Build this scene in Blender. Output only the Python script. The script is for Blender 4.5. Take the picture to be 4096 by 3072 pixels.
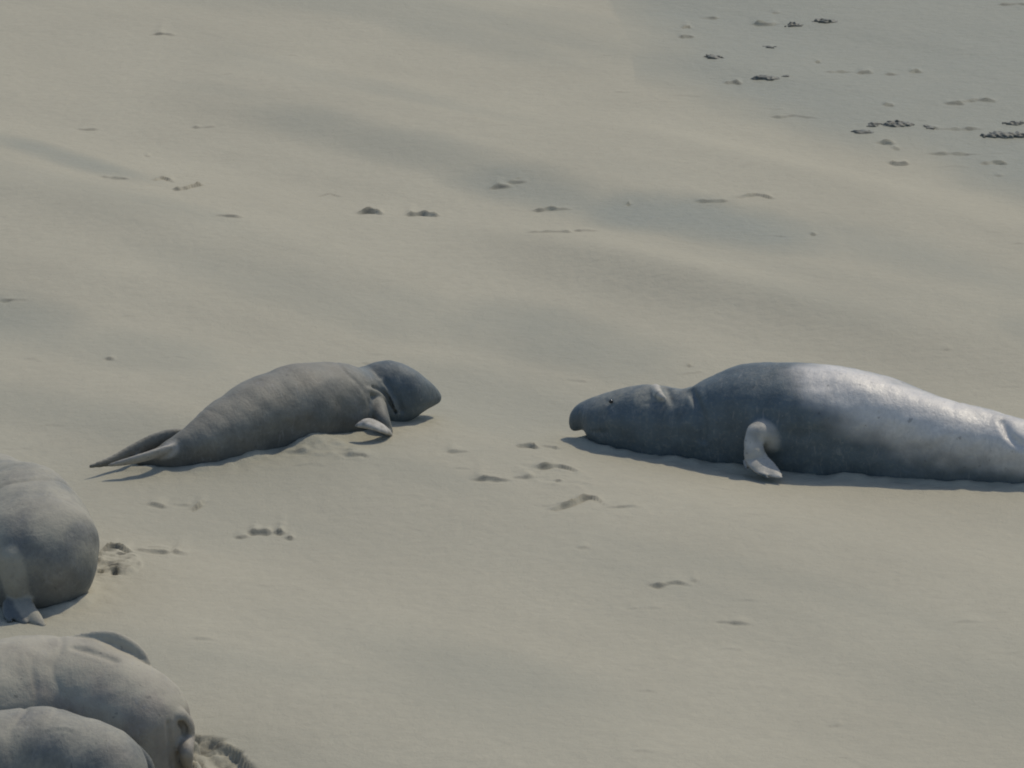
import bpy, bmesh, math, random
import numpy as np

for o in list(bpy.data.objects):
    bpy.data.objects.remove(o)
S = bpy.context.scene
COL = S.collection

# ------------------------------------------------------------------ camera
cam_data = bpy.data.cameras.new('camera')
cam_data.sensor_width = 36.0
cam_data.lens = 18.0 / 0.1                       # long telephoto, 9 m across at 45 m
cam_data.clip_start = 1.0
cam_data.clip_end = 5000.0
cam = bpy.data.objects.new('camera', cam_data)
COL.objects.link(cam)
PITCH = math.radians(15)
cam.location = (0, -45 * math.cos(PITCH), 45 * math.sin(PITCH))
cam.rotation_euler = (math.radians(90) - PITCH, 0, 0)
S.camera = cam

# ------------------------------------------------------------------ sky, sun, exposure
SUN_EL, SUN_AZ = math.radians(55), math.radians(38)     # behind the seals and to the right
world = bpy.data.worlds.new('World')
S.world = world
world.use_nodes = True
wn = world.node_tree
sky = wn.nodes.new('ShaderNodeTexSky')
sky.sky_type = 'NISHITA'
sky.sun_disc = False
sky.sun_elevation = SUN_EL
sky.sun_rotation = SUN_AZ
bg = wn.nodes['Background']
bg.inputs['Strength'].default_value = 0.14
wn.links.new(sky.outputs[0], bg.inputs[0])
sun_data = bpy.data.lights.new('sun', 'SUN')
sun_data.energy = 2.35
sun_data.angle = math.radians(0.53)
sun_data.color = (1.0, 0.90, 0.72)
sun = bpy.data.objects.new('sun', sun_data)
COL.objects.link(sun)
sun.rotation_euler = (math.radians(90) - SUN_EL, 0, math.pi - SUN_AZ)
S.view_settings.view_transform = 'Standard'
S.view_settings.look = 'None'
S.view_settings.exposure = 0.0
S.view_settings.gamma = 1.0
S.render.engine = 'CYCLES'
S.cycles.filter_width = 1.9

# ------------------------------------------------------------------ measured data (metres)
# seals: base on the sand, heading, spine of (x along body, y sideways, z up, radius); chains are flippers, folds, creases
SEALS = {'left': {'base': (-1.764, -1.74, 0.0),
          'yaw': 0.6135,
          'spine': [(-1.545, 0.11, 0.038, 0.046, 0.8), (-1.419, -0.003, 0.065, 0.079, 0.7), (-1.253, -0.05, 0.102, 0.125, 0.5),
                    (-1.083, -0.092, 0.145, 0.177, 0.5), (-0.863, -0.056, 0.19, 0.232, 0.5), (-0.646, -0.024, 0.229, 0.279, 0.5),
                    (-0.379, 0.004, 0.261, 0.318, 0.5), (-0.131, 0.002, 0.279, 0.34, 0.5), (0.142, 0.035, 0.274, 0.335, 0.5),
                    (0.367, 0.031, 0.258, 0.314, 0.5), (0.594, 0.067, 0.245, 0.258, 0.5), (0.78, 0.116, 0.254, 0.235, 0.6),
                    (0.869, 0.037, 0.275, 0.246, 0.75), (0.96, -0.038, 0.256, 0.222, 0.9), (1.079, -0.052, 0.225, 0.18, 1.0),
                    (1.214, -0.044, 0.187, 0.124, 1.0), (1.307, -0.04, 0.153, 0.073, 1.0)],
          'chains': [{'op': 'add',
                      't': 1.0,
                      'n': (0, 0, 1),
                      'blend': 0.06,
                      'pts': [(0.792, -0.057, 0.16, 0.154), (0.94, -0.086, 0.15, 0.137), (1.105, -0.013, 0.13, 0.103)]},
                     {'op': 'add', 't': 1.0, 'n': (0, 0, 1), 'blend': 0.08, 'pts': [(0.365, -0.163, 0.13, 0.148), (0.576, -0.189, 0.12, 0.127)]},
                     {'op': 'add',
                      't': 1.0,
                      'n': (0, 0, 1),
                      'blend': 0.04,
                      'pts': [(0.703, -0.117, 0.408, 0.004), (0.73, -0.171, 0.338, 0.013), (0.768, -0.209, 0.248, 0.019),
                              (0.822, -0.211, 0.139, 0.017)]},
                     {'op': 'sub',
                      't': 1.0,
                      'n': (0, 0, 1),
                      'blend': 0.05,
                      'pts': [(0.745, -0.15, 0.397, 0.004), (0.763, -0.195, 0.338, 0.008), (0.804, -0.231, 0.248, 0.011),
                              (0.852, -0.228, 0.145, 0.009)]},
                     {'op': 'add',
                      't': 1.0,
                      'n': (0, 0, 1),
                      'blend': 0.025,
                      'pts': [(0.494, -0.247, 0.392, 0.019), (0.611, -0.216, 0.334, 0.025), (0.726, -0.176, 0.23, 0.026),
                              (0.786, -0.182, 0.123, 0.026), (0.863, -0.126, 0.016, 0.021)]},
                     {'op': 'sub',
                      't': 1.0,
                      'n': (0, 0, 1),
                      'blend': 0.02,
                      'pts': [(0.564, -0.211, 0.395, 0.015), (0.665, -0.18, 0.346, 0.019), (0.744, -0.192, 0.253, 0.019),
                              (0.798, -0.202, 0.147, 0.019)]},
                     {'op': 'sub',
                      't': 1.0,
                      'n': (0, 0, 1),
                      'blend': 0.015,
                      'pts': [(1.296, -0.14, 0.142, 0.009), (1.205, -0.191, 0.149, 0.011), (1.114, -0.228, 0.154, 0.011),
                              (1.032, -0.254, 0.16, 0.006)]},
                     {'op': 'sub', 't': 1.0, 'n': (0, 0, 1), 'blend': 0.015, 'pts': [(1.247, -0.178, 0.215, 0.011), (1.273, -0.163, 0.195, 0.011)]},
                     {'op': 'sub',
                      't': 1.0,
                      'n': (0, 0, 1),
                      'blend': 0.02,
                      'pts': [(0.517, -0.262, 0.337, 0.015), (0.615, -0.229, 0.27, 0.019), (0.673, -0.197, 0.177, 0.017)]},
                     {'op': 'add',
                      't': 1.0,
                      'n': (0, 0, 1),
                      'blend': 0.04,
                      'pts': [(0.594, -0.24, 0.232, 0.076), (0.53, -0.412, 0.16, 0.063), (0.562, -0.438, 0.06, 0.046)]},
                     {'op': 'add',
                      't': 0.35,
                      'n': (0.35, -0.45, 0.8),
                      'blend': 0.02,
                      'pts': [(0.526, -0.515, 0.07, 0.038), (0.402, -0.588, 0.15, 0.071), (0.321, -0.573, 0.19, 0.076), (0.244, -0.537, 0.19, 0.042),
                              (0.194, -0.506, 0.18, 0.013)]},
                     {'op': 'add',
                      't': 0.45,
                      'n': (0, 1, 0.15),
                      'blend': 0.03,
                      'pts': [(-1.014, 0.12, 0.101, 0.071), (-1.178, 0.15, 0.148, 0.084), (-1.361, 0.17, 0.139, 0.08), (-1.556, 0.17, 0.095, 0.071),
                              (-1.792, 0.14, 0.056, 0.046), (-1.972, 0.1, 0.056, 0.025), (-2.032, 0.1, 0.053, 0.015)]},
                     {'op': 'add',
                      't': 0.5,
                      'n': (0, 0.85, 0.5),
                      'blend': 0.025,
                      'pts': [(-1.197, -0.06, 0.139, 0.055), (-1.453, -0.1, 0.134, 0.055), (-1.646, -0.1, 0.113, 0.05), (-1.815, -0.06, 0.089, 0.036),
                              (-1.917, -0.03, 0.077, 0.019)]}],
          'creases': [(0.42, 0.008), (0.53, 0.01), (-0.9, 0.006)],
          'voxel': 0.0125},
 'right': {'base': (2.798, -2.328, 0.0),
           'yaw': -0.2781,
           'spine': [(2.531, 0.061, 0.051, 0.062, 0.8), (2.332, 0.01, 0.082, 0.099, 0.7), (2.023, -0.011, 0.127, 0.155, 0.5),
                     (1.711, -0.021, 0.17, 0.207, 0.5), (1.498, -0.045, 0.192, 0.234, 0.5), (1.164, -0.009, 0.215, 0.262, 0.5),
                     (0.859, -0.063, 0.24, 0.293, 0.5), (0.528, 0.004, 0.277, 0.338, 0.5), (0.215, 0.029, 0.313, 0.382, 0.5),
                     (-0.046, 0.024, 0.336, 0.41, 0.5), (-0.305, -0.003, 0.343, 0.418, 0.5), (-0.576, 0.033, 0.337, 0.411, 0.5),
                     (-0.822, 0.021, 0.322, 0.392, 0.5), (-1.053, 0.009, 0.279, 0.34, 0.5), (-1.25, -0.015, 0.238, 0.29, 0.5),
                     (-1.398, -0.013, 0.217, 0.265, 0.5), (-1.589, -0.012, 0.216, 0.263, 0.5), (-1.788, 0.004, 0.208, 0.253, 0.55),
                     (-1.962, 0.001, 0.189, 0.23, 0.6), (-2.071, 0.001, 0.163, 0.199, 0.8)],
           'chains': [{'op': 'add',
                       't': 1.0,
                       'n': (0, 0, 1),
                       'blend': 0.09,
                       'pts': [(-2.073, 0.09, 0.146, 0.189), (-2.159, 0.1, 0.152, 0.164), (-2.224, 0.1, 0.16, 0.141), (-2.281, 0.1, 0.152, 0.122),
                               (-2.325, 0.1, 0.131, 0.101), (-2.358, 0.1, 0.095, 0.076), (-2.38, 0.1, 0.06, 0.05)]},
                      {'op': 'add', 't': 1.0, 'n': (0, 0, 1), 'blend': 0.04, 'pts': [(-2.004, 0.08, 0.064, 0.147), (-2.105, 0.09, 0.055, 0.118)]},
                      {'op': 'sub',
                       't': 1.0,
                       'n': (0, 0, 1),
                       'blend': 0.02,
                       'pts': [(-2.157, -0.184, 0.094, 0.011), (-2.115, -0.202, 0.098, 0.011), (-2.066, -0.221, 0.106, 0.008),
                               (-2.018, -0.237, 0.123, 0.006)]},
                      {'op': 'sub',
                       't': 1.0,
                       'n': (0, 0, 1),
                       'blend': 0.03,
                       'pts': [(-2.069, -0.107, 0.368, 0.011), (-2.028, -0.149, 0.361, 0.013), (-1.991, -0.188, 0.339, 0.008)]},
                      {'op': 'add',
                       't': 1.0,
                       'n': (0, 0, 1),
                       'blend': 0.03,
                       'pts': [(-1.65, -0.018, 0.476, 0.032), (-1.606, -0.121, 0.459, 0.036), (-1.545, -0.175, 0.434, 0.025)]},
                      {'op': 'sub',
                       't': 1.0,
                       'n': (0, 0, 1),
                       'blend': 0.02,
                       'pts': [(-1.708, -0.211, 0.388, 0.013), (-1.648, -0.21, 0.399, 0.017), (-1.553, -0.202, 0.414, 0.017)]},
                      {'op': 'sub',
                       't': 1.0,
                       'n': (0, 0, 1),
                       'blend': 0.03,
                       'pts': [(-1.549, -0.021, 0.48, 0.025), (-1.498, -0.137, 0.453, 0.025), (-1.455, -0.205, 0.409, 0.017)]},
                      {'op': 'sub',
                       't': 1.0,
                       'n': (0, 0, 1),
                       'blend': 0.05,
                       'pts': [(-1.327, -0.116, 0.504, 0.029), (-1.22, -0.282, 0.425, 0.029), (-1.161, -0.344, 0.295, 0.025),
                               (-1.149, -0.34, 0.143, 0.021)]},
                      {'op': 'add',
                       't': 1.0,
                       'n': (0, 0, 1),
                       'blend': 0.1,
                       'pts': [(-0.562, -0.36, 0.211, 0.105), (-0.618, -0.45, 0.274, 0.092), (-0.664, -0.51, 0.291, 0.071)]},
                      {'op': 'add',
                       't': 0.5,
                       'n': (0.55, -0.75, 0.3),
                       'blend': 0.04,
                       'pts': [(-0.668, -0.51, 0.29, 0.071), (-0.67, -0.57, 0.216, 0.084), (-0.647, -0.61, 0.136, 0.088)]},
                      {'op': 'add',
                       't': 0.3,
                       'n': (0.15, -0.4, 0.9),
                       'blend': 0.025,
                       'pts': [(-0.668, -0.558, 0.14, 0.087), (-0.621, -0.626, 0.085, 0.103), (-0.541, -0.677, 0.045, 0.095),
                               (-0.444, -0.745, 0.02, 0.054), (-0.382, -0.793, 0.008, 0.016)]},
                      {'op': 'add',
                       't': 0.4,
                       'n': (0.1, -0.4, 0.9),
                       'blend': 0.03,
                       'pts': [(-0.638, -0.645, 0.05, 0.046), (-0.559, -0.75, 0.025, 0.033), (-0.484, -0.829, 0.01, 0.014)]},
                      {'op': 'add',
                       't': 0.4,
                       'n': (0.1, -0.4, 0.9),
                       'blend': 0.03,
                       'pts': [(-0.715, -0.585, 0.06, 0.041), (-0.709, -0.655, 0.03, 0.025), (-0.687, -0.701, 0.01, 0.01)]},
                      {'op': 'sub',
                       't': 1.0,
                       'n': (0, 0, 1),
                       'blend': 0.06,
                       'pts': [(1.33, -0.139, 0.429, 0.012), (1.402, -0.237, 0.354, 0.017), (1.505, -0.277, 0.287, 0.012)]},
                      {'op': 'add',
                       't': 0.45,
                       'n': (0, 1, 0.15),
                       'blend': 0.03,
                       'pts': [(2.504, 0.1, 0.07, 0.067), (2.763, 0.16, 0.078, 0.084), (3.027, 0.2, 0.041, 0.05), (3.19, 0.22, 0.01, 0.013)]},
                      {'op': 'add',
                       't': 0.45,
                       'n': (0, 0.9, 0.4),
                       'blend': 0.03,
                       'pts': [(2.523, -0.02, 0.083, 0.059), (2.755, -0.06, 0.102, 0.067), (3.008, -0.1, 0.097, 0.042),
                               (3.172, -0.1, 0.088, 0.013)]}],
           'creases': [(-1.62, 0.008), (-1.5, 0.012), (-1.36, 0.01), (-1.2, 0.006), (0.9, 0.006), (1.35, 0.008)],
           'voxel': 0.014,
           'eye': (-2.0, -0.157, 0.365)},
 'C': {'base': (-4.398, -4.753, 0.0),
       'yaw': -1.0433,
       'spine': [(1.731, -0.083, 0.362, 0.442, 0.85), (1.139, 0.047, 0.388, 0.473, 0.75), (0.695, 0.04, 0.376, 0.459, 0.65),
                 (0.138, 0.014, 0.34, 0.415, 0.6), (-0.578, 0.009, 0.263, 0.321, 0.6), (-1.304, -0.002, 0.167, 0.204, 0.6),
                 (-1.82, -0.024, 0.085, 0.103, 0.6)],
       'chains': [{'op': 'add',
                   't': 1.0,
                   'n': (0, 0, 1),
                   'blend': 0.06,
                   'pts': [(1.99, -0.413, 0.432, 0.083), (2.008, -0.397, 0.267, 0.079), (1.988, -0.339, 0.095, 0.068)]},
                  {'op': 'add',
                   't': 0.5,
                   'n': (0.1, -0.4, 0.9),
                   'blend': 0.03,
                   'pts': [(2.023, -0.355, 0.107, 0.068), (2.161, -0.379, 0.07, 0.068), (2.269, -0.375, 0.04, 0.06), (2.411, -0.366, 0.015, 0.026)]},
                  {'op': 'add',
                   't': 0.5,
                   'n': (0.1, -0.4, 0.9),
                   'blend': 0.02,
                   'pts': [(2.066, -0.421, 0.09, 0.06), (2.174, -0.453, 0.05, 0.057), (2.287, -0.456, 0.015, 0.026)]},
                  {'op': 'add',
                   't': 0.5,
                   'n': (0.1, -0.4, 0.9),
                   'blend': 0.02,
                   'pts': [(2.007, -0.459, 0.1, 0.049), (2.086, -0.505, 0.05, 0.042), (2.199, -0.542, 0.02, 0.023)]},
                  {'op': 'add',
                   't': 0.5,
                   'n': (0.1, -0.8, 0.5),
                   'blend': 0.03,
                   'pts': [(-1.9, 0.009, 0.06, 0.083), (-2.065, -0.097, 0.06, 0.07), (-2.334, -0.163, 0.02, 0.017)]}],
       'creases': [(1.05, 0.01), (1.32, 0.012), (0.7, 0.008)],
       'voxel': 0.016},
 'D': {'base': (-4.007, -9.931, 0.0),
       'yaw': -0.0485,
       'spine': [(1.455, -0.072, 0.29, 0.354, 0.5), (1.271, 0.026, 0.327, 0.398, 0.5), (1.066, 0.144, 0.356, 0.434, 0.5),
                 (0.803, 0.163, 0.364, 0.444, 0.5), (0.476, 0.02, 0.37, 0.451, 0.5), (0.152, -0.133, 0.362, 0.442, 0.5),
                 (-0.276, -0.169, 0.313, 0.381, 0.5), (-0.709, -0.173, 0.271, 0.33, 0.5), (-1.145, -0.166, 0.243, 0.296, 0.5),
                 (-1.456, 0.078, 0.173, 0.211, 0.5), (-1.64, 0.279, 0.102, 0.124, 0.5)],
       'chains': [{'op': 'add',
                   't': 0.4,
                   'n': (0, 1, -0.1),
                   'blend': 0.02,
                   'pts': [(1.472, 0.2, 0.617, 0.038), (1.373, 0.24, 0.678, 0.084), (1.233, 0.26, 0.739, 0.097), (1.112, 0.26, 0.769, 0.067),
                           (1.025, 0.26, 0.786, 0.034), (0.97, 0.26, 0.798, 0.01)]},
                  {'op': 'add',
                   't': 1.0,
                   'n': (0, 0, 1),
                   'blend': 0.05,
                   'pts': [(1.76, -0.235, 0.39, 0.051), (1.789, -0.198, 0.32, 0.055), (1.794, -0.18, 0.224, 0.052), (1.798, -0.308, 0.16, 0.051),
                           (1.798, -0.246, 0.03, 0.034)]},
                  {'op': 'sub',
                   't': 1.0,
                   'n': (0, 0, 1),
                   'blend': 0.02,
                   'pts': [(1.682, -0.35, 0.379, 0.017), (1.694, -0.355, 0.282, 0.022), (1.707, -0.333, 0.167, 0.024), (1.706, -0.314, 0.07, 0.024)]},
                  {'op': 'sub',
                   't': 1.0,
                   'n': (0, 0, 1),
                   'blend': 0.02,
                   'pts': [(1.754, -0.263, 0.364, 0.021), (1.775, -0.232, 0.323, 0.027), (1.779, -0.227, 0.276, 0.021)]},
                  {'op': 'sub',
                   't': 1.0,
                   'n': (0, 0, 1),
                   'blend': 0.05,
                   'pts': [(1.002, 0.045, 0.786, 0.014), (1.144, 0.005, 0.766, 0.017), (1.288, -0.042, 0.729, 0.014)]}],
       'creases': [(0.5, 0.008), (0.72, 0.012), (0.93, 0.012)],
       'voxel': 0.014},
 'E': {'base': (-3.938, -11.016, 0.0),
       'yaw': -0.0164,
       'spine': [(1.184, -0.043, 0.262, 0.32, 0.5), (0.922, 0.073, 0.291, 0.354, 0.5), (0.666, 0.116, 0.301, 0.367, 0.5),
                 (0.422, 0.044, 0.298, 0.363, 0.5), (0.103, -0.09, 0.29, 0.354, 0.5), (-0.229, -0.118, 0.263, 0.32, 0.5),
                 (-0.644, -0.147, 0.235, 0.287, 0.5), (-1.086, -0.012, 0.167, 0.204, 0.5), (-1.339, 0.179, 0.098, 0.12, 0.5)],
       'chains': [{'op': 'add',
                   't': 1.0,
                   'n': (0, 0, 1),
                   'blend': 0.03,
                   'pts': [(0.848, -0.116, 0.599, 0.005), (0.93, -0.099, 0.608, 0.008), (1.023, -0.11, 0.598, 0.005)]},
                  {'op': 'add',
                   't': 0.5,
                   'n': (0.7, -0.6, 0.3),
                   'blend': 0.03,
                   'pts': [(1.392, 0.361, 0.3, 0.044), (1.467, 0.393, 0.2, 0.041), (1.505, 0.384, 0.06, 0.037), (1.524, 0.245, 0.02, 0.014)]}],
       'creases': [(0.35, 0.008), (0.62, 0.012), (0.85, 0.01)],
       'voxel': 0.014}}
MARKS = [([(5.923, 18.076), (6.106, 18.076), (6.289, 18.076)], 0.0235), ([(4.456, 10.945), (4.551, 10.945), (4.646, 10.945)], 0.0209),
 ([(3.576, 13.971), (3.747, 13.971), (3.919, 13.971)], 0.0165), ([(2.891, 16.935), (3.041, 16.935), (3.191, 16.935)], 0.0345),
 ([(3.153, 17.573), (3.199, 17.573), (3.244, 17.573)], 0.0174), ([(2.285, 17.332), (2.389, 17.332), (2.493, 17.332)], 0.0231),
 ([(2.035, 16.668), (2.09, 16.793), (2.136, 16.668)], 0.0343), ([(1.98, 16.079), (2.066, 16.079), (2.152, 16.079)], 0.0284),
 ([(2.398, 13.234), (2.492, 13.29), (2.582, 13.234)], 0.0433), ([(3.502, 14.579), (3.528, 14.579), (3.554, 14.579)], 0.0222),
 ([(4.631, 10.868), (4.86, 10.868), (5.089, 10.868)], 0.026), ([(3.895, 10.129), (3.987, 10.129), (4.079, 10.129)], 0.036),
 ([(4.056, 9.803), (4.092, 9.803), (4.128, 9.803)], 0.0409), ([(4.39, 9.654), (4.668, 9.692), (4.939, 9.654)], 0.0204),
 ([(4.94, 9.188), (5.077, 9.261), (5.201, 9.188)], 0.0455), ([(3.969, 9.14), (4.069, 9.14), (4.169, 9.14)], 0.0328),
 ([(4.8, 12.175), (4.907, 12.175), (5.014, 12.175)], 0.0346), ([(4.978, 12.284), (5.186, 12.447), (5.364, 12.284)], 0.0374),
 ([(3.917, 13.942), (4.015, 13.942), (4.114, 13.942)], 0.0247), ([(4.243, 13.914), (4.33, 13.914), (4.417, 13.914)], 0.0219),
 ([(4.557, 14.028), (4.627, 14.086), (4.689, 14.028)], 0.0247), ([(5.037, 8.61), (5.083, 8.61), (5.129, 8.61)], 0.0225),
 ([(4.115, 12.081), (4.167, 12.081), (4.22, 12.081)], 0.0239), ([(2.849, 11.389), (3.096, 11.494), (3.331, 11.389)], 0.0184),
 ([(-3.677, 7.811), (-3.585, 7.997), (-3.469, 7.811)], 0.0291), ([(-1.552, 6.578), (-1.429, 6.601), (-1.304, 6.578)], 0.048),
 ([(-1.052, 6.534), (-0.901, 6.601), (-0.747, 6.534)], 0.0567), ([(-1.972, 7.501), (-1.865, 7.731), (-1.742, 7.501)], 0.0222),
 ([(-2.938, 6.02), (-2.81, 6.02), (-2.682, 6.02)], 0.0195), ([(-3.881, 9.433), (-3.86, 9.433), (-3.839, 9.433)], 0.0184),
 ([(-4.787, 2.971), (-4.658, 2.971), (-4.53, 2.971)], 0.0184), ([(-0.254, 7.8), (-0.127, 7.846), (0.0, 7.8)], 0.0313),
 ([(0.044, 8.138), (0.066, 8.138), (0.088, 8.138)], 0.0202), ([(0.216, 6.711), (0.399, 6.8), (0.581, 6.711)], 0.0306),
 ([(1.155, 6.879), (1.175, 6.879), (1.195, 6.879)], 0.0307), ([(1.862, 6.968), (2.016, 6.968), (2.17, 6.968)], 0.0264),
 ([(2.278, 7.081), (2.468, 7.239), (2.643, 7.081)], 0.0309), ([(0.167, 5.495), (0.367, 5.495), (0.567, 5.495)], 0.0278),
 ([(0.613, 5.612), (0.724, 5.612), (0.835, 5.612)], 0.0236), ([(2.939, 5.463), (2.963, 5.463), (2.988, 5.463)], 0.0193),
 ([(1.571, 0.865), (1.589, 0.865), (1.607, 0.865)], 0.0195), ([(0.042, -2.1), (0.126, -2.1), (0.21, -2.1)], 0.0438),
 ([(0.248, -2.061), (0.318, -2.061), (0.389, -2.061)], 0.0256), ([(-0.538, -2.369), (-0.453, -2.369), (-0.367, -2.369)], 0.0181),
 ([(-0.333, -3.268), (-0.18, -3.246), (-0.027, -3.268)], 0.0249), ([(0.01, -3.165), (0.093, -3.165), (0.176, -3.165)], 0.0214),
 ([(0.196, -2.92), (0.364, -2.816), (0.531, -2.92)], 0.0287), ([(0.359, -3.29), (0.385, -3.29), (0.41, -3.29)], 0.016),
 ([(0.753, -4.025), (0.881, -3.997), (1.008, -4.025)], 0.0157), ([(-2.952, -3.661), (-2.878, -3.661), (-2.804, -3.661)], 0.0194),
 ([(-2.75, -3.618), (-2.68, -3.618), (-2.61, -3.618)], 0.0159), ([(-2.192, -4.495), (-2.144, -4.495), (-2.096, -4.495)], 0.0225),
 ([(-2.091, -4.439), (-2.006, -4.439), (-1.92, -4.439)], 0.0416), ([(-1.89, -4.412), (-1.853, -4.412), (-1.816, -4.412)], 0.0277),
 ([(-1.794, -4.557), (-1.762, -4.557), (-1.731, -4.557)], 0.0242), ([(-2.95, -4.975), (-2.822, -4.975), (-2.695, -4.975)], 0.024),
 ([(-2.662, -5.002), (-2.602, -5.002), (-2.542, -5.002)], 0.0222), ([(1.032, -6.082), (1.195, -6.063), (1.356, -6.082)], 0.0183),
 ([(1.376, -6.018), (1.395, -6.018), (1.414, -6.018)], 0.02), ([(1.537, -7.035), (1.652, -7.035), (1.767, -7.035)], 0.013),
 ([(0.518, -5.11), (0.559, -5.11), (0.601, -5.11)], 0.0119), ([(2.217, -9.394), (2.259, -9.394), (2.302, -9.394)], 0.0138),
 ([(0.846, -10.136), (0.915, -10.105), (0.983, -10.136)], 0.015), ([(-1.881, -2.377), (-1.79, -2.377), (-1.699, -2.377)], 0.0254),
 ([(-1.393, -2.514), (-1.295, -2.514), (-1.197, -2.514)], 0.0181), ([(-3.634, 0.742), (-3.595, 0.742), (-3.556, 0.742)], 0.0234),
 ([(-4.697, 10.713), (-4.589, 10.713), (-4.481, 10.713)], 0.0189), ([(-1.341, 0.962), (-1.251, 0.962), (-1.162, 0.962)], 0.0176),
 ([(-0.046, 8.021), (0.057, 8.021), (0.16, 8.021)], 0.0179), ([(-4.226, 7.788), (-4.073, 7.788), (-3.919, 7.788)], 0.0202),
 ([(-4.257, 15.743), (-4.116, 15.834), (-3.963, 15.743)], 0.0257), ([(-3.462, 10.842), (-3.34, 10.842), (-3.218, 10.842)], 0.0189),
 ([(-3.218, -5.056), (-3.185, -4.975), (-3.14, -4.92), (-3.071, -4.934), (-2.985, -5.029)], 0.0547),
 ([(-3.436, 7.296), (-3.308, 7.444), (-3.173, 7.708)], 0.0355), ([(-2.582, -3.79), (-2.535, -3.69), (-2.506, -3.56)], 0.0352),
 ([(0.327, -4.075), (0.473, -3.954), (0.569, -3.79), (0.631, -3.733), (0.7, -3.833), (0.745, -3.99)], 0.0384)]
CLUMPS = [(3.76, 17.062, 0.297, 0.052), (3.394, 16.872, 0.186, 0.044), (2.324, 14.667, 0.199, 0.042), (3.022, 15.5, 0.123, 0.04),
 (2.881, 13.473, 0.317, 0.062), (3.11, 13.572, 0.045, 0.023), (3.782, 10.662, 0.116, 0.089), (3.927, 11.049, 0.084, 0.055),
 (4.188, 11.049, 0.334, 0.065), (4.53, 10.971, 0.073, 0.035), (5.31, 10.56, 0.496, 0.069), (5.478, 11.193, 0.283, 0.042)]
DAMP = [(1.869, 6.107, 1.531, -1.272, 0.039, 1.109, 1.0), (0.261, 7.673, 1.122, -1.128, 0.005, 1.057, 0.75),
 (-1.189, 9.704, 1.582, -1.566, -0.019, 0.881, 0.5), (0.346, 1.726, 1.224, -0.896, 0.008, 1.121, 0.65),
 (-1.758, 3.232, 1.648, -1.323, -0.035, 0.99, 0.35), (-4.564, 2.094, 0.718, -0.368, -0.107, 1.138, 0.7),
 (4.103, 4.222, 1.349, -1.661, 0.092, 1.136, 0.6), (-4.774, 9.091, 1.057, -1.245, -0.053, 0.613, 0.75),
 (4.653, 1.726, 0.327, -0.362, 0.062, 0.648, 0.5), (-0.585, 16.048, 1.593, -1.933, -0.01, 1.093, 0.45),
 (-3.25, 1.006, 1.146, -0.526, -0.055, 0.811, 0.35), (2.902, 2.562, 0.862, -0.836, 0.034, 0.574, 0.25)]
HUMP = [(1.55, 3.821, 2.193, -2.368, 0.025, 0.808, 0.09), (-4.417, 6.991, 2.61, -2.361, -0.104, 1.264, 0.08),
 (-3.186, 3.525, 1.916, -0.963, -0.07, 1.104, 0.03), (-1.674, -2.1, 0.232, -0.039, -0.009, 0.233, 0.05),
 (2.5, 9.091, 2.371, -2.766, 0.044, 0.987, 0.07), (-2.689, 13.544, 3.095, -3.465, -0.092, 2.047, 0.03)]
ROUGH = [(-2.06, -10.126, 0.284, -0.181, -0.065, 0.528, 0.08), (-3.073, -5.297, 0.18, -0.067, -0.025, 0.336, 0.045),
 (-2.231, -9.864, 0.13, -0.158, -0.019, 0.319, 0.05), (-1.564, -2.254, 0.425, -0.267, -0.01, 0.271, 0.02),
 (0.373, -3.121, 0.345, -0.221, 0.003, 0.373, 0.015)]
PITS = [(-2.089, -10.23, 0.35, -0.154, -0.092, 0.685, 0.1), (-3.181, -5.615, 0.028, -0.013, -0.004, 0.053, 0.04),
 (-3.071, -5.641, 0.032, -0.013, -0.004, 0.059, 0.04)]
EDGE = [(0.856, 25.395), (1.184, 19.106), (1.392, 15.697), (1.4, 13.971), (1.704, 13.122), (2.173, 12.392), (2.488, 11.76), (3.222, 10.572), (3.789, 9.791),
 (4.35, 9.14), (4.684, 8.314), (5.233, 7.592), (6.304, 5.783)]


SUNLIT_PATCH = [(-0.254, -0.141, 0.74, 0.042), (-0.142, -0.168, 0.723, 0.115), (-0.013, -0.174, 0.702, 0.178), (0.181, -0.188, 0.656, 0.199), (0.399, -0.217, 0.583, 0.21), (0.658, -0.241, 0.512, 0.199), (0.916, -0.27, 0.454, 0.178), (1.177, -0.209, 0.404, 0.158), (1.411, -0.228, 0.363, 0.147), (1.64, -0.226, 0.316, 0.126), (1.94, -0.156, 0.256, 0.115)]  # balls along the rear back where sunlight is painted into the fur

# ------------------------------------------------------------------ helpers
def lattice(seed, n=256):
    return np.random.default_rng(seed).random((n, n)).astype(np.float32) * 2 - 1

def noise2(x, y, seed):
    """smooth value noise in [-1, 1]"""
    L = lattice(seed); n = L.shape[0]
    xi = np.floor(x).astype(np.int64); yi = np.floor(y).astype(np.int64)
    fx = (x - xi); fy = (y - yi)
    fx = fx * fx * fx * (fx * (fx * 6 - 15) + 10); fy = fy * fy * fy * (fy * (fy * 6 - 15) + 10)
    a = L[xi % n, yi % n]; b = L[(xi + 1) % n, yi % n]; c = L[xi % n, (yi + 1) % n]; d = L[(xi + 1) % n, (yi + 1) % n]
    return (a + (b - a) * fx) * (1 - fy) + (c + (d - c) * fx) * fy

def fbm2(x, y, seed, octaves=4):
    s = 0; a = 1.0; t = 0
    for k in range(octaves):
        s = s + a * noise2(x * 2 ** k + 17.3 * k, y * 2 ** k - 9.1 * k, seed + k); t += a; a *= 0.5
    return s / t

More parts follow.
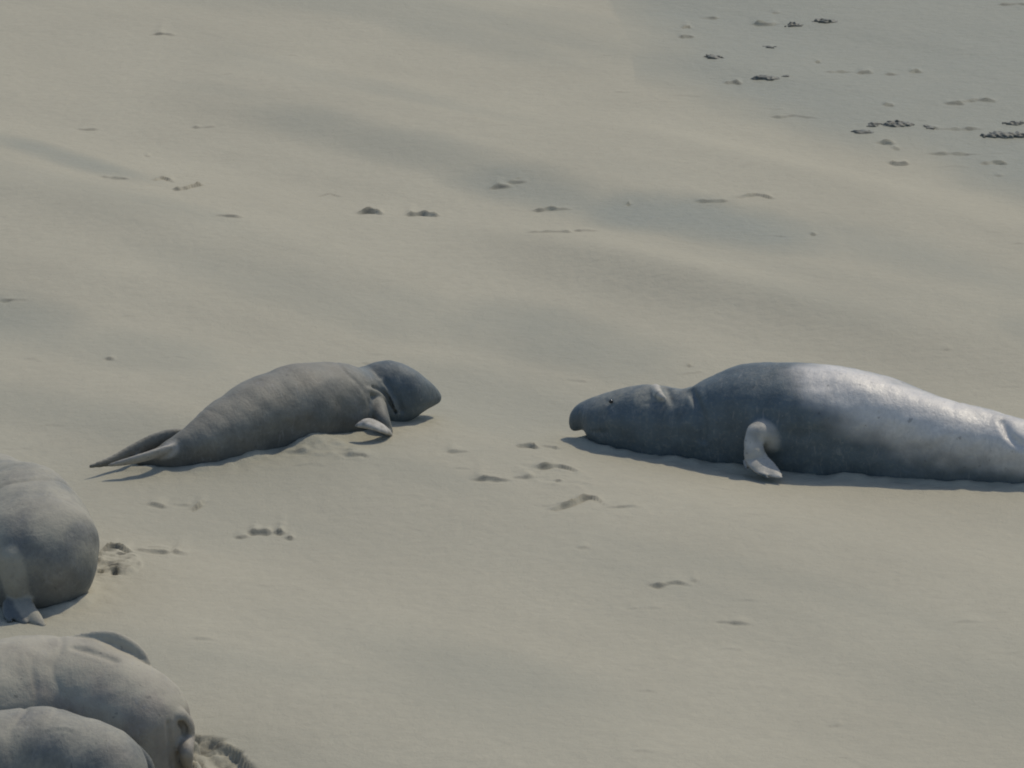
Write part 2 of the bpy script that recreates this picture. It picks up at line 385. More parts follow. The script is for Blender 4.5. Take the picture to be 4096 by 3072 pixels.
def wobble3(P, wavelength, seed, n=10):
    """sum of plane waves in random directions, about [-1, 1]"""
    r = np.random.default_rng(seed); s = 0
    for k in range(n):
        d = r.normal(size=3); d /= np.linalg.norm(d)
        w = 2 * math.pi / (wavelength * r.uniform(0.7, 1.5))
        s = s + np.sin((P[0] * d[0] + P[1] * d[1] + P[2] * d[2]) * w + r.uniform(0, 6.28))
    return s / math.sqrt(n)

def sstep(a, b, x):
    t = np.clip((x - a) / (b - a), 0, 1)
    return t * t * (3 - 2 * t)

def resample(chain, step):
    ch = np.array(chain, float); n = len(ch); out = []
    for i in range(n - 1):
        p0 = ch[max(i - 1, 0)]; p1 = ch[i]; p2 = ch[i + 1]; p3 = ch[min(i + 2, n - 1)]
        m = max(2, int(np.linalg.norm((p2 - p1)[:3]) / step))
        for t in np.arange(m) / m:
            out.append(.5 * (2 * p1 + (p2 - p0) * t + (2 * p0 - 5 * p1 + 4 * p2 - p3) * t * t + (3 * p1 - p0 - 3 * p2 + p3) * t ** 3))
    out.append(ch[-1])
    out = np.array(out); out[:, 3] = np.maximum(out[:, 3], 0.006)
    return out

def surface_nets(F, origin, h):
    """closed smooth surface of F = 0 on a regular grid"""
    nx, ny, nz = F.shape
    inside = F < 0
    cnt = np.zeros((nx - 1, ny - 1, nz - 1), np.int8); 
    corners = [(i, j, k) for i in (0, 1) for j in (0, 1) for k in (0, 1)]
    for i, j, k in corners:
        cnt += inside[i:nx - 1 + i, j:ny - 1 + j, k:nz - 1 + k]
    act = (cnt > 0) & (cnt < 8)
    idx = np.argwhere(act)
    ids = -np.ones(act.shape, np.int64); ids[act] = np.arange(len(idx))
    pos = np.zeros((len(idx), 3)); num = np.zeros(len(idx))
    for a in corners:
        for ax in range(3):
            if a[ax] == 1: continue
            b = list(a); b[ax] = 1
            fa = F[idx[:, 0] + a[0], idx[:, 1] + a[1], idx[:, 2] + a[2]]
            fb = F[idx[:, 0] + b[0], idx[:, 1] + b[1], idx[:, 2] + b[2]]
            m = (fa < 0) != (fb < 0)
            t = np.where(m, fa / np.where(m, fa - fb, 1), 0)
            p = np.tile(np.array(a, float), (len(idx), 1)); p[:, ax] += t
            pos[m] += p[m]; num[m] += 1
    pos = (idx + pos / num[:, None]) * h + origin
    quads = []
    for ax in range(3):
        u, v = (ax + 1) % 3, (ax + 2) % 3
        sl0 = [slice(1, -1)] * 3; sl1 = [slice(1, -1)] * 3
        sl0[ax] = slice(0, -1); sl1[ax] = slice(1, None)
        A = inside[tuple(sl0)]; B = inside[tuple(sl1)]
        e = np.argwhere(A != B)
        flip = A[tuple(e.T)]
        off = np.array([1, 1, 1]); off[ax] = 0
        c = e + off
        def cell(du, dv):
            q = c.copy(); q[:, u] += du; q[:, v] += dv
            return ids[q[:, 0], q[:, 1], q[:, 2]]
        q = np.stack([cell(-1, -1), cell(0, -1), cell(0, 0), cell(-1, 0)], 1)
        q[~flip] = q[~flip][:, ::-1]
        quads.append(q)
    return pos, np.concatenate(quads)

def mesh_from(name, verts, quads, material, smooth=True):
    me = bpy.data.meshes.new(name)
    n, m = len(verts), len(quads)
    me.vertices.add(n); me.vertices.foreach_set('co', np.asarray(verts, np.float32).ravel())
    me.loops.add(m * 4); me.loops.foreach_set('vertex_index', np.asarray(quads, np.int32).ravel())
    me.polygons.add(m)
    me.polygons.foreach_set('loop_start', np.arange(0, m * 4, 4, dtype=np.int32))
    me.polygons.foreach_set('loop_total', np.full(m, 4, np.int32))
    me.polygons.foreach_set('use_smooth', np.full(m, smooth, bool))
    me.update(calc_edges=True); me.validate()
    me.materials.append(material)
    return me

def set_attr(me, name, val):
    a = me.attributes.new(name, 'FLOAT', 'POINT')
    a.data.foreach_set('value', np.asarray(val, np.float32))

def tag(o, label=None, cat=None, group=None, kind=None):
    if label: o['label'] = label
    if cat: o['category'] = cat
    if group: o['group'] = group
    if kind: o['kind'] = kind
    return o

# ------------------------------------------------------------------ materials
class NT:
    def __init__(self, name):
        self.m = bpy.data.materials.new(name); self.m.use_nodes = True
        self.t = self.m.node_tree; self.b = self.t.nodes['Principled BSDF']
        self.tc = self.n('ShaderNodeTexCoord')
    def n(self, kind, **kw):
        x = self.t.nodes.new(kind)
        for k, v in kw.items(): setattr(x, k, v)
        return x
    def l(self, a, b): self.t.links.new(a, b)
    def put(self, sock, v):
        if isinstance(v, bpy.types.NodeSocket): self.l(v, sock)
        else: sock.default_value = v
    def noise(self, scale, detail=4, rough=0.55, stretch=None, dist=0.0):
        src = self.tc.outputs['Object']
        if stretch:
            mp = self.n('ShaderNodeMapping'); mp.inputs['Scale'].default_value = stretch[:3]
            if len(stretch) > 3: mp.inputs['Rotation'].default_value = (0, 0, stretch[3])
            self.l(src, mp.inputs[0]); src = mp.outputs[0]
        x = self.n('ShaderNodeTexNoise'); self.l(src, x.inputs['Vector'])
        x.inputs['Scale'].default_value = scale; x.inputs['Detail'].default_value = detail
        x.inputs['Roughness'].default_value = rough; x.inputs['Distortion'].default_value = dist
        return x.outputs['Fac']
    def attr(self, name):
        x = self.n('ShaderNodeAttribute'); x.attribute_name = name; return x.outputs['Fac']
    def math(self, op, a, b=0.0, clamp=False):
        x = self.n('ShaderNodeMath', operation=op, use_clamp=clamp); self.put(x.inputs[0], a); self.put(x.inputs[1], b); return x.outputs[0]
    def range(self, v, a, b, c=0.0, d=1.0):
        x = self.n('ShaderNodeMapRange'); x.clamp = True
        self.put(x.inputs[0], v)
        for i, q in enumerate((a, b, c, d)): x.inputs[i + 1].default_value = q
        return x.outputs[0]
    def mix(self, f, a, b):
        x = self.n('ShaderNodeMix', data_type='RGBA')
        self.put(x.inputs['Factor'], f)
        for s, v in (('A', a), ('B', b)):
            sock = [i for i in x.inputs if i.name == s and i.type == 'RGBA'][0]
            self.put(sock, v if isinstance(v, bpy.types.NodeSocket) else (*v, 1))
        return [o for o in x.outputs if o.type == 'RGBA'][0]
    def bump(self, h, strength, dist, normal=None):
        x = self.n('ShaderNodeBump'); x.inputs['Strength'].default_value = strength; x.inputs['Distance'].default_value = dist
        self.l(h, x.inputs['Height'])
        if normal: self.l(normal, x.inputs['Normal'])
        return x.outputs[0]

DRY = (0.360, 0.335, 0.258)
def sand_material():
    k = NT('sand')
    damp = k.attr('damp')
    big = k.noise(0.55, 4, 0.5, (1, 0.6, 1, math.radians(45)))
    fine = k.noise(9, 5, 0.6)
    grain = k.noise(60, 3, 0.7)
    col = k.mix(k.range(big, 0.3, 0.7), tuple(c * 0.95 for c in DRY), tuple(c * 1.04 for c in DRY))
    col = k.mix(k.range(fine, 0.35, 0.7, 0, 0.35), col, tuple(c * 0.86 for c in DRY))
    col = k.mix(k.range(grain, 0.6, 0.8, 0, 0.25), col, (0.20, 0.19, 0.16))
    wetcol = k.mix(k.range(fine, 0.3, 0.7), (0.206, 0.208, 0.162), (0.228, 0.228, 0.178))
    col = k.mix(damp, col, wetcol)
    col = k.mix(k.math('MULTIPLY', k.attr('sand_shade'), k.range(fine, 0.25, 0.6, 0.5, 1.0)), col, (0.105, 0.100, 0.080))   # shade of ledges, holes and pits painted dark
    k.l(col, k.b.inputs['Base Color'])
    k.l(k.range(damp, 0, 1, 0.93, 0.62), k.b.inputs['Roughness'])
    k.l(k.range(damp, 0, 1, 0.15, 0.3), k.b.inputs['Specular IOR Level'])
    n1 = k.bump(fine, 0.4, 0.035)
    n2 = k.bump(grain, 0.35, 0.012, n1)
    k.l(n2, k.b.inputs['Normal'])
    return k.m

def fur_material(name, wet_col, dry_col, sand_amount=0.5, wet_rough=0.62, dry_rough=0.6):
    k = NT(name)
    wet = k.attr('wet'); dust_sunlit = k.attr('dust_sunlit')
    mott = k.noise(6, 5, 0.6); fine = k.noise(28, 4, 0.65)
    hair = k.noise(70, 3, 0.6, (0.35, 1, 1))
    dryc = k.mix(k.range(mott, 0.3, 0.7), tuple(c * 0.8 for c in dry_col), tuple(c * 1.15 for c in dry_col))
    wetc = k.mix(k.range(mott, 0.3, 0.7), tuple(c * 0.85 for c in wet_col), tuple(c * 1.2 for c in wet_col))
    w = k.math('ADD', wet, k.range(fine, 0.2, 0.8, -0.12, 0.12), True)
    w = k.range(w, 0.05, 0.95)
    col = k.mix(w, dryc, wetc)
    df = k.math('MULTIPLY', k.math('ADD', dust_sunlit, k.range(fine, 0.25, 0.75, -0.35, 0.35), True), sand_amount)
    df = k.math('MULTIPLY', df, k.range(mott, 0.25, 0.65, 0.5, 1.0))
    col = k.mix(df, col, tuple(c * 0.95 for c in DRY))  # sand coat, together with painted sunlit tops and folds
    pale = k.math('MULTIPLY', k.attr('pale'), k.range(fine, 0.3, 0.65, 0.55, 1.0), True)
    col = k.mix(pale, col, (0.60, 0.56, 0.50))  # sunlit back, neck fold and flippers painted into the fur colour
    specks = k.range(k.noise(45, 2, 0.5), 0.70, 0.78, 0, 0.35)
    col = k.mix(specks, col, (0.3, 0.29, 0.27))
    nicks = k.range(k.noise(17, 2, 0.5), 0.30, 0.25, 0, 0.4)                       # old scars and dark flecks
    col = k.mix(nicks, col, (0.045, 0.045, 0.042))
    streak = k.range(k.noise(9, 4, 0.6, (2.2, 0.7, 0.7), 1.2), 0.60, 0.72, 0, 0.4)   # scratches and moult
    col = k.mix(streak, col, (0.24, 0.235, 0.22))
    k.l(col, k.b.inputs['Base Color'])
    r = k.mix(w, (dry_rough,) * 3, (wet_rough,) * 3)
    r = k.mix(df, r, (0.85, 0.85, 0.85))
    k.l(r, k.b.inputs['Roughness'])
    k.l(k.range(w, 0, 1, 0.5, 0.4), k.b.inputs['Specular IOR Level'])
    n1 = k.bump(mott, 0.25, 0.04)
    n2 = k.bump(fine, 0.3, 0.012, n1)
    n3 = k.bump(hair, 0.25, 0.004, n2)
    n3 = k.bump(k.noise(10, 4, 0.6, (2.0, 0.8, 0.8), 1.2), 0.22, 0.02, n3)             # fine wrinkles round the body
    k.l(n3, k.b.inputs['Normal'])
    return k.m

SAND = sand_material()

# ------------------------------------------------------------------ the beach: one sheet out to the horizon
def inside_ellipse(e, x, y):
    cx, cy, ax, ay, bx, by, s = e
    det = ax * by - ay * bx
    px, py = x - cx, y - cy
    return ((px * by - py * bx) / det) ** 2 + ((ax * py - ay * px) / det) ** 2

def beach_height(x, y):
    rx, ry = (x + y) * 0.7071, (x - y) * 0.7071          # swales run from upper left to lower right
    z = 0.095 * noise2(rx / 2.3, ry / 8.0, 3) + 0.008 * noise2(rx / 0.7, ry / 2.6, 5)
    z += 0.005 * fbm2(x / 0.34, y / 0.42, 11, 3)
    for e in HUMP:
        q = inside_ellipse(e, x, y); z += e[6] * np.exp(-q * 1.5)
    for e in ROUGH:
        q = inside_ellipse(e, x, y); m = sstep(1.3, 0.6, q)
        if m.max() > 0:
            z += m * e[6] * (0.6 * np.abs(noise2(x / 0.11, y / 0.13, 21)) + 0.5 * np.maximum(noise2(x / 0.05, y / 0.06, 22), -0.2) + 0.25)
    for e in PITS:
        q = inside_ellipse(e, x, y); z -= e[6] * sstep(1.12 + 0.4 * fbm2(x / 0.13, y / 0.16, 24, 3), 0.8 + 0.4 * fbm2(x / 0.13, y / 0.16, 24, 3), q); z += (0.3 if e[2] < 0.2 else 0.0) * e[6] * np.exp(-((q - 1.9) / 0.7) ** 2)
    return z

def spaced(lo, hi, step, far, grow=1.22):
    mid = list(np.arange(lo, hi + step * .5, step)); a = []; b = []
    s = step; v = mid[0]
    while v > -far: s *= grow; v -= s; a.append(v)
    s = step; v = mid[-1]
    while v < far: s *= grow; v += s; b.append(v)
    return np.array(a[::-1] + mid + b)

def build_beach():
    xs = spaced(-6.9, 6.9, 0.023, 700)
    yn = list(np.arange(-12.2, -2, 0.0165)) + list(np.arange(-2, 8, 0.020)) + list(np.arange(8, 19.5, 0.026))
    ys = spaced(0, 0, 1, 0); s = .03; v = yn[0]; a = []
    while v > -380: s *= 1.22; v -= s; a.append(v)
    s = .03; v = yn[-1]; b = []
    while v < 900: s *= 1.22; v += s; b.append(v)
    ys = np.array(a[::-1] + yn + b)
    X, Y = np.meshgrid(xs, ys, indexing='ij')
    Z = np.zeros(X.shape, np.float32)
    i0, i1 = np.searchsorted(xs, -12), np.searchsorted(xs, 12)
    j0, j1 = np.searchsorted(ys, -18), np.searchsorted(ys, 28)
    sub = (slice(i0, i1), slice(j0, j1))
    fade = sstep(12, 7.5, np.abs(X[sub])) * sstep(28, 21, Y[sub]) * sstep(-18, -13, Y[sub])
    Z[sub] = beach_height(X[sub], Y[sub]) * fade
    # sand pushed up along the bodies
    for D in SEALS.values():
        sp = resample(D['spine'], 0.05); c, s_ = math.cos(D['yaw']), math.sin(D['yaw'])
        wx = D['base'][0] + c * sp[:, 0] - s_ * sp[:, 1]; wy = D['base'][1] + s_ * sp[:, 0] + c * sp[:, 1]
        ok = sp[:, 2] - sp[:, 3] / sp[:, 4] < -0.02
        r = 1.08 * np.sqrt(np.clip(sp[:, 3] ** 2 - (sp[:, 2] * sp[:, 4]) ** 2, 0, None))
        wx, wy, r = wx[ok], wy[ok], r[ok]
        a0, a1 = np.searchsorted(xs, wx.min() - 0.8), np.searchsorted(xs, wx.max() + 0.8)
        b0, b1 = np.searchsorted(ys, wy.min() - 0.8), np.searchsorted(ys, wy.max() + 0.8)
        x, y = X[a0:a1, b0:b1], Y[a0:a1, b0:b1]
        d = np.full(x.shape, 9.0)
        for k in range(len(wx)):
            d = np.minimum(d, np.hypot(x - wx[k], y - wy[k]) - r[k])
        lump = np.clip(0.55 + 0.9 * fbm2(x / 0.28, y / 0.34, 61, 3), 0.0, 1.5)
        Z[a0:a1, b0:b1] += 0.042 * lump * np.exp(-((d - 0.03) / 0.09) ** 2) + 0.010 * sstep(0.5, 0.1, d) * fbm2(x / 0.09, y / 0.12, 63, 2)
    # scuffs, tracks and small broken ledges: a steep face towards the camera, a long soft back
    rnd = random.Random(8)
    sand_shade = np.zeros(X.shape, np.float32)
    todo = [(p, h * 1.0, 0.10) for p, h in MARKS]
    for k in range(100):
        y = rnd.uniform(-10.5, 18); x = rnd.uniform(-1, 1) * (4.6 + 0.1 * y)
        L = rnd.uniform(0.05, 0.32)
        todo.append(([(x, y), (x + L / 2, y + rnd.uniform(-.03, .06)), (x + L, y + rnd.uniform(-.05, .05))], rnd.uniform(0.002, 0.007), 0.07))
    for n, (pts, h, soft) in enumerate(todo):
        px = [p[0] for p in pts]; py = [p[1] for p in pts]
        a0, a1 = np.searchsorted(xs, px[0] - 0.12), np.searchsorted(xs, px[-1] + 0.12)
        b0, b1 = np.searchsorted(ys, min(py) - 0.25), np.searchsorted(ys, max(py) + 1.0)
        if a1 <= a0 or b1 <= b0: continue
        x = xs[a0:a1][:, None]; y = ys[b0:b1][None, :]
        L = px[-1] - px[0]
        line = np.interp(x, px, py) + 0.045 * noise2(x / 0.14, x * 0 + n * 3.7, 31) + 0.010 * noise2(x / 0.07, x * 0 + n * 1.7, 33)
        t = (x - px[0]) / max(L, 1e-3)
        env = sstep(-0.12, 0.2, t) * sstep(1.12, 0.8, t) * np.clip(0.9 + 0.6 * noise2(x / 0.08, x * 0 + n * 5.1, 32), 0.3, 1.4)
        dy = y - line
        prof = sstep(-0.016, 0.024, dy) * np.exp(-(np.maximum(dy, 0) / soft) * (1 + 0.6 * noise2(x / 0.13, x * 0 + n * 2.3, 34))) - 0.45 * np.exp(-((dy + 0.035) / 0.03) ** 2)
        Z[a0:a1, b0:b1] += h * env * prof * (1 + 0.45 * noise2(x / 0.07 + n, y / 0.08, 36))
        sc = np.exp(-((dy + 0.004) / (0.010 + 0.45 * h)) ** 2) * np.clip(env, 0, 1) * np.clip(0.75 + 0.9 * noise2(x / 0.09 + n, y / 0.05, 35), 0, 1) * 0.75 * min(1.0, (h / 0.018) ** 1.5)  # shaded face of each ledge painted dark
        sand_shade[a0:a1, b0:b1] = np.maximum(sand_shade[a0:a1, b0:b1], sc)
    for e in ROUGH[:3]:                              # shade in the dug-up sand beside the near seals, painted dark
        q = inside_ellipse(e, X[sub], Y[sub])
        sand_shade[sub] = np.maximum(sand_shade[sub], sstep(1.2, 0.7, q) * sstep(0.05, 0.45, noise2(X[sub] / 0.06, Y[sub] / 0.09, 23)) * 0.9)
    for e in PITS[1:]:
        sand_shade[sub] = np.maximum(sand_shade[sub], 0.9 * sstep(1.1, 0.6, inside_ellipse(e, X[sub], Y[sub])))  # inside of the small pits painted dark as shade
    nx, ny = X.shape
    I = np.arange(nx * ny).reshape(nx, ny)
    Q = np.stack([I[:-1, :-1].ravel(), I[1:, :-1].ravel(), I[1:, 1:].ravel(), I[:-1, 1:].ravel()], 1)
    me = mesh_from('beach', np.stack([X.ravel(), Y.ravel(), Z.ravel()], 1), Q, SAND)
    # damp sand: the wash zone at the upper right and darker patches, with swale shading painted as streaks
    x, y = X.ravel(), Y.ravel()
    near = (np.abs(x) < 40) & (y > -40) & (y < 60)
    damp = np.zeros(x.shape, np.float32)
    xn, yn_ = x[near], y[near]
    jit = 0.45 * fbm2(xn / 1.1, yn_ / 1.6, 41, 4)
    ex = [p[0] for p in EDGE]; ey = [p[1] for p in EDGE]
    yb = np.interp(xn, ex, ey)
    xb = np.interp(yn_, ey[::-1], ex[::-1])
    d = sstep(-1.3, 1.7, np.minimum(yn_ - yb, (xn - xb) * 2.0) + 1.3 * jit)
    rx, ry = (xn + yn_) * 0.7071, (xn - yn_) * 0.7071
    st = 0.42 * sstep(0.0, 0.75, fbm2(rx / 1.6, ry / 5.5, 51, 3) + 0.25 * jit)  # diagonal light and dark of the swales, put into the colour
    for e in DAMP:
        q = inside_ellipse(e, xn, yn_)
        st = np.maximum(st, e[6] * sstep(1.6, -0.2, q + 1.6 * jit))
    damp[near] = np.maximum(d * (0.9 + 0.2 * jit), st)
    far = ~near & (x > 5) & (y > 0); damp[far] = 0.9
    set_attr(me, 'damp', damp); set_attr(me, 'sand_shade', sand_shade.ravel())
    o = bpy.data.objects.new('beach', me); COL.objects.link(o)
    tag(o, kind='structure')
    return o
build_beach()

# ------------------------------------------------------------------ seals: one continuous skin each
def chain_field(P, pts, t, n, step):
    sw = resample(pts, step)
    F = np.full(P[0].shape, 9.0, np.float32)
    n = np.array(n, float); n /= np.linalg.norm(n)
    for c in sw:
        dx, dy, dz = P[0] - c[0], P[1] - c[1], P[2] - c[2]
        q = dx * dx + dy * dy + dz * dz
        if t < 1:
            dn = dx * n[0] + dy * n[1] + dz * n[2]
            q = q + dn * dn * (1 / t ** 2 - 1)
        F = np.minimum(F, (np.sqrt(q) - c[3]))
    return F

def smin(a, b, k):
    h = np.clip(0.5 + 0.5 * (b - a) / k, 0, 1)
    return b * (1 - h) + a * h - k * h * (1 - h)

def eye_material():
    k = NT('eye')
    k.b.inputs['Base Color'].default_value = (0.008, 0.007, 0.006, 1); k.b.inputs['Roughness'].default_value = 0.15
    return k.m
EYE = eye_material()

def build_seal(key, seed, material, label, masks):
    D = SEALS[key]; h = D['voxel']
    allp = [D['spine']] + [c['pts'] for c in D['chains'] if c['op'] == 'add']
    lo = np.min([np.min([np.array(p[:3]) - p[3] * 1.12 for p in c], axis=0) for c in allp], axis=0) - 0.06
    hi = np.max([np.max([np.array(p[:3]) + p[3] * 1.12 for p in c], axis=0) for c in allp], axis=0) + 0.06
    lo[2] = max(lo[2], -0.12)
    dims = np.ceil((hi - lo) / h).astype(int) + 1
    ax = [lo[i] + np.arange(dims[i]) * h for i in range(3)]
    P = np.meshgrid(*[a.astype(np.float32) for a in ax], indexing='ij')
    F = np.full(P[0].shape, 9.0, np.float32)
    sw = resample(D['spine'], 0.03)
    for c in sw:                                   # only the slab of the grid near each ball
        r = c[3] + 0.16
        i0, i1 = np.searchsorted(ax[0], c[0] - r), np.searchsorted(ax[0], c[0] + r)
        s = slice(max(i0, 0), i1)
        dz = P[2][s] - c[2]
        dz = np.where(dz < 0, dz * c[4], dz)       # blubber sags: the lower flank drops nearly straight to the sand
        q = np.sqrt((P[0][s] - c[0]) ** 2 + ((P[1][s] - c[1]) / 1.08) ** 2 + dz ** 2) - c[3]
        F[s] = np.minimum(F[s], q)
    F += 0.010 * wobble3(P, 0.55, seed) + 0.0022 * wobble3(P, 0.16, seed + 1, 12)
    for x0, a in D['creases']:                     # shallow rolls of skin round the body
        F += a * np.exp(-((P[0] - x0 + 0.05 * np.sin(P[2] * 7 + x0 * 9) + 0.03 * np.sin(P[1] * 11 + P[2] * 5)) / 0.022) ** 2) * (0.5 + 0.5 * wobble3(P, .7, seed + int(50 * x0 + 90), 4))
    for c in D['chains']:
        pts = np.array(c['pts']); m = pts[:, 3].max() + 0.12
        s = tuple(slice(max(np.searchsorted(ax[i], pts[:, i].min() - m), 0), np.searchsorted(ax[i], pts[:, i].max() + m)) for i in range(3))
        Q = [p[s] for p in P]
        G = chain_field(Q, c['pts'], c['t'], c['n'], 0.012)
        if c['op'] == 'add':
            F[s] = smin(F[s], G, c['blend'])
        else:
            F[s] = -smin(-F[s], G, c['blend'])
    F[:, :, 0] = np.maximum(F[:, :, 0], 0.01)      # closed underneath, below the sand
    for s in ((0,), (-1,)):
        F[s[0]] = np.maximum(F[s[0]], .01); F[:, s[0]] = np.maximum(F[:, s[0]], .01)
    F[:, :, -1] = np.maximum(F[:, :, -1], .01)
    v, q = surface_nets(F, lo, h)
    me = mesh_from('elephant_seal', v, q, material)
    nrm = np.zeros(len(v) * 3, np.float32); me.vertices.foreach_get('normal', nrm); nrm = nrm.reshape(-1, 3)
    wet, dust_sunlit, pale = masks(v, nrm)
    set_attr(me, 'wet', np.clip(wet, 0, 1)); set_attr(me, 'dust_sunlit', np.clip(dust_sunlit, 0, 1)); set_attr(me, 'pale', np.clip(pale, 0, 1))
    o = bpy.data.objects.new('elephant_seal', me); COL.objects.link(o)
    o.location = D['base']; o.rotation_euler = (0, 0, D['yaw'])
    tag(o, label, 'seal', 'elephant seals on the beach')
    if 'eye' in D:
        bm = bmesh.new(); bmesh.ops.create_uvsphere(bm, u_segments=16, v_segments=10, radius=0.019)
        for f in bm.faces: f.smooth = True
        em = bpy.data.meshes.new('eye'); bm.to_mesh(em); bm.free(); em.materials.append(EYE)
        e = bpy.data.objects.new('eye', em); COL.objects.link(e); e.parent = o
        e.location = D['eye']; e.scale = (1, .7, .8)
    return o

def near_chain(v, key, idx, rad):
    """0..1 closeness to one of the flipper or fold chains"""
    c = SEALS[key]['chains'][idx]['pts']; sw = resample(c, 0.03)
    d = np.min(np.linalg.norm(v[:, None, :] - sw[None, :, :3], axis=2) - sw[None, :, 3], axis=1)
    return sstep(rad, 0.0, d)

def vn(v, w, seed):
    return wobble3([v[:, 0], v[:, 1], v[:, 2]], w, seed, 12)

def dorsal(key, v):
    """0 at the belly, 1 along the back: flipped sand, with the warm sunlit tops painted in"""
    sp = resample(SEALS[key]['spine'], 0.08)
    d = np.linalg.norm(v[:, None, [0]] - sp[None, :, [0]], axis=2).argmin(1)
    return np.clip(0.5 + 0.5 * (v[:, 2] - sp[d, 2]) / sp[d, 3], 0, 1)

def masks_left(v, n):
    x, z = v[:, 0], v[:, 2]
    head = sstep(0.25, 0.85, x - 0.25 * (0.45 - z) + 0.08 * vn(v, .2, 4))
    wet = head * 0.85 + 0.2 + 0.15 * vn(v, .3, 2)
    dust_sunlit = sstep(0.30, 0.95, dorsal('left', v) + 0.16 * vn(v, 0.4, 3)) * (1 - 0.8 * head)
    f = np.maximum(near_chain(v, 'left', 10, .03), 0.5 * near_chain(v, 'left', 9, .03)); f = np.maximum(f, near_chain(v, 'left', 12, .03))
    f = np.maximum(f, .3 * near_chain(v, 'left', 2, .02)); f = np.maximum(f, .4 * near_chain(v, 'left', 4, .02))  # neck folds catching the sun, painted lighter
    return wet * (1 - f), dust_sunlit + f, np.maximum(0.6 * near_chain(v, 'left', 10, .03) * np.clip(0.8 + 0.4 * vn(v, .07, 19), 0, 1), 0.35 * near_chain(v, 'left', 12, .03))  # lit flipper blade and hind flipper painted pale over their sand coat
def masks_right(v, n):
    x, z = v[:, 0], v[:, 2]
    rp = resample(SUNLIT_PATCH, .06)
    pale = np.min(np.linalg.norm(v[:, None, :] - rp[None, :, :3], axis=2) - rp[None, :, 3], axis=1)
    pale = sstep(0.36, -0.14, pale + 0.030 * vn(v, .35, 5) + 0.012 * vn(v, .10, 6))     # sunlight on the rear back, painted as a soft pale patch
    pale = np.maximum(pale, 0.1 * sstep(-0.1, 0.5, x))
    f = np.maximum(near_chain(v, 'right', 9, .02), near_chain(v, 'right', 10, .02)); f = np.maximum(f, .8 * near_chain(v, 'right', 8, .04))
    f = np.maximum(f, near_chain(v, 'right', 4, .012)) * (0.8 + 0.2 * vn(v, .12, 15))  # sunlit neck fold painted in, beside the sand-coated flipper
    head = 0.4 * sstep(0.6, 1.0, dorsal('right', v) + .15 * vn(v, .25, 16)) * sstep(-1.1, -1.6, x)
    return (1 - pale) * (1 - f), 0.25 * pale + f + head, np.maximum(0.32 * f * (0.75 + 0.4 * vn(v, .09, 18)), 0.9 * sstep(0.05, 1.0, pale + 0.07 * vn(v, .12, 17)))  # fur outside the painted sunlight keeps the dark tone
def masks_C(v, n):
    f = np.maximum(near_chain(v, 'C', 0, .05), near_chain(v, 'C', 1, .03))
    return (0.5 + 0.3 * vn(v, .5, 7)) * (1 - f), sstep(0.35, 1.0, dorsal('C', v) + 0.2 * vn(v, .35, 8)) + f, 0 * f
def masks_D(v, n):
    return 0.2 + 0.2 * vn(v, .4, 9), sstep(0.2, 0.75, dorsal('D', v) + 0.2 * vn(v, .35, 10) - 0.25 * sstep(0.4, 1.2, v[:, 0])) * 1.2, np.zeros(len(v))
def masks_E(v, n):
    return 0.4 + 0.3 * vn(v, .4, 11), 0.75 * sstep(0.45, 1.0, dorsal('E', v) + 0.2 * vn(v, .35, 12)), np.zeros(len(v))

SLATE = (0.066, 0.086, 0.094)
fur_left = fur_material('fur_left', SLATE, (0.100, 0.095, 0.078), 0.40)
fur_right = fur_material('fur_right', (0.076, 0.098, 0.106), (0.34, 0.325, 0.30), 0.75, 0.6, 0.40)  # the lighter tone serves the painted sunlit back
fur_grey = fur_material('fur_grey', (0.082, 0.095, 0.095), (0.15, 0.143, 0.122), 0.75)
fur_sandy = fur_material('fur_sandy', (0.130, 0.118, 0.100), (0.245, 0.216, 0.172), 0.85)

seal_left = build_seal('left', 1, fur_left, 'grey seal with folded neck facing right, hind flippers trailing behind', masks_left)
seal_right = build_seal('right', 20, fur_right, 'big seal with drooping nose, dark front and sunlit back, facing left', masks_right)
build_seal('C', 30, fur_grey, 'rounded grey seal cut by the left edge, above the sandy seals', masks_C)
build_seal('D', 40, fur_sandy, 'sand dusted seal at lower left with a raised flipper blade on its back', masks_D)
build_seal('E', 50, fur_grey, 'dark grey seal in front of the sand dusted one, at the bottom left corner', masks_E)

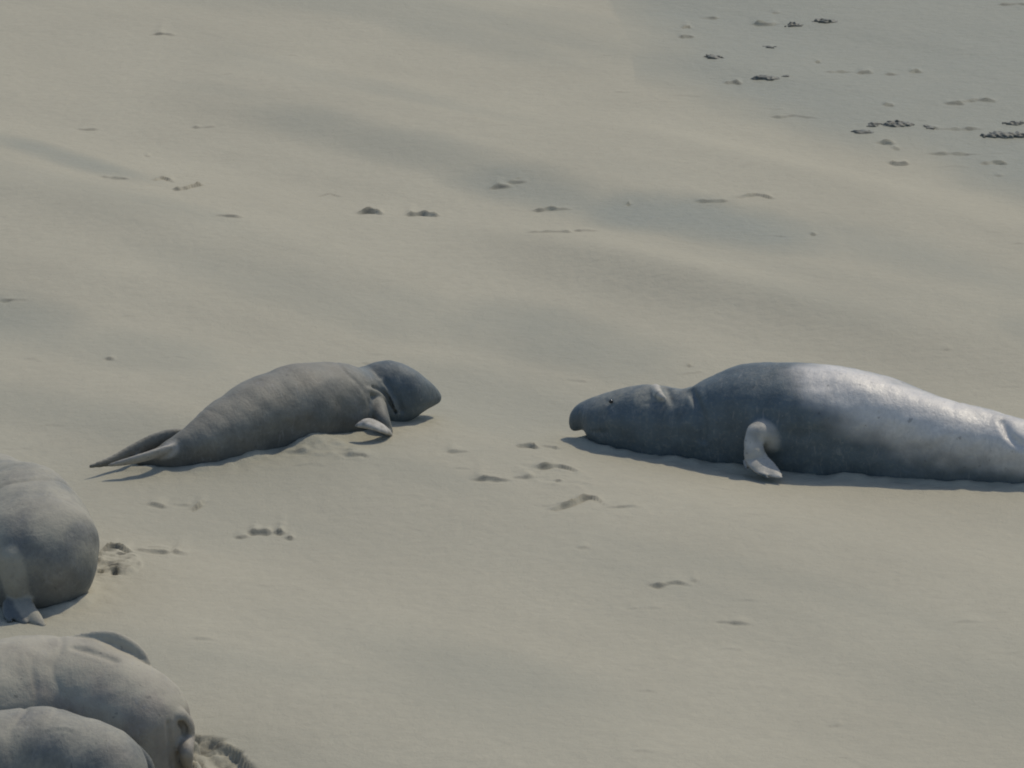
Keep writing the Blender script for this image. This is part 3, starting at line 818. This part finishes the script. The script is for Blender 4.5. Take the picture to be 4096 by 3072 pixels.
# ------------------------------------------------------------------ dark clumps left on the wet sand
def clump_material():
    k = NT('clump_dark')
    a = k.noise(14, 5, 0.65)
    k.l(k.mix(k.range(a, 0.3, 0.7), (0.085, 0.084, 0.064), (0.14, 0.136, 0.105)), k.b.inputs['Base Color'])
    k.b.inputs['Roughness'].default_value = 0.6
    k.l(k.bump(a, 0.6, 0.02), k.b.inputs['Normal'])
    return k.m
CLUMP_DARK = clump_material()  # one dark mottled tone for all the clumps
def build_clump(n, x, y, length, high, label):
    rnd = np.random.default_rng(100 + n); h = 0.012
    num = max(5, int(length / 0.022))
    pts = []
    for k in range(num):
        t = (k + .5) / num
        e = (0.45 + 0.55 * math.sin(math.pi * t)) * rnd.uniform(.35, 1.15)
        pts.append(((t - .5) * length * .94, rnd.normal() * .035, rnd.uniform(-.2, .25) * high, high * e * .5))
    pts = np.array(pts)
    m = high * 2.2 + .04
    ax = [np.arange(-length / 2 - m, length / 2 + m, h), np.arange(-.12 - m, .12 + m, h), np.arange(-.05, high * 1.6 + .04, h * .8)]
    P = np.meshgrid(*ax, indexing='ij')
    F = np.full(P[0].shape, 9.0)
    for p in pts:
        F = smin(F, np.sqrt(((P[0] - p[0]) / 2.6) ** 2 + ((P[1] - p[1]) / 1.7) ** 2 + (P[2] - p[2]) ** 2) - p[3], .014)
    F += .007 * wobble3([P[0], P[1], P[2] * 1.6], .055, n)
    F[:, :, 0] = np.maximum(F[:, :, 0], .01); F[:, :, -1] = .01; F[0] = .01; F[-1] = .01; F[:, 0] = .01; F[:, -1] = .01
    v, q = surface_nets(F, np.zeros(3), 1.0)
    v = v * np.array([h, h, h * .8]) + np.array([a[0] for a in ax])
    o = bpy.data.objects.new('wrack_clump', mesh_from('wrack_clump', v, q, CLUMP_DARK)); COL.objects.link(o)
    o.location = (x, y, float(beach_height(np.array([x]), np.array([y]))[0]))
    tag(o, label, 'clump', 'dark clumps on the wet sand')
CLUMP_LABELS = ['long dark clump nearest the top edge on the wet sand',
    'short dark clump just left of the topmost long one',
    'thin dark bar, leftmost of the clumps on the wet sand',
    'small lone dark clump below the topmost pair',
    'thick dark double clump in the middle of the wet sand',
    'tiny dark bit at the right end of the thick double clump',
    'upright dark lump at the left hooked end of the long row of clumps',
    'small dark lump second from the left in the long row of clumps',
    'arched dark clump third from the left in the long row',
    'tiny dark bit between the arched clump and the right edge',
    'largest dark clump, cut by the right edge',
    'dark clump at the right edge just above the largest one']
for n, (x, y, L, hgt) in enumerate(CLUMPS):
    build_clump(n, x, y, L, hgt, CLUMP_LABELS[n])
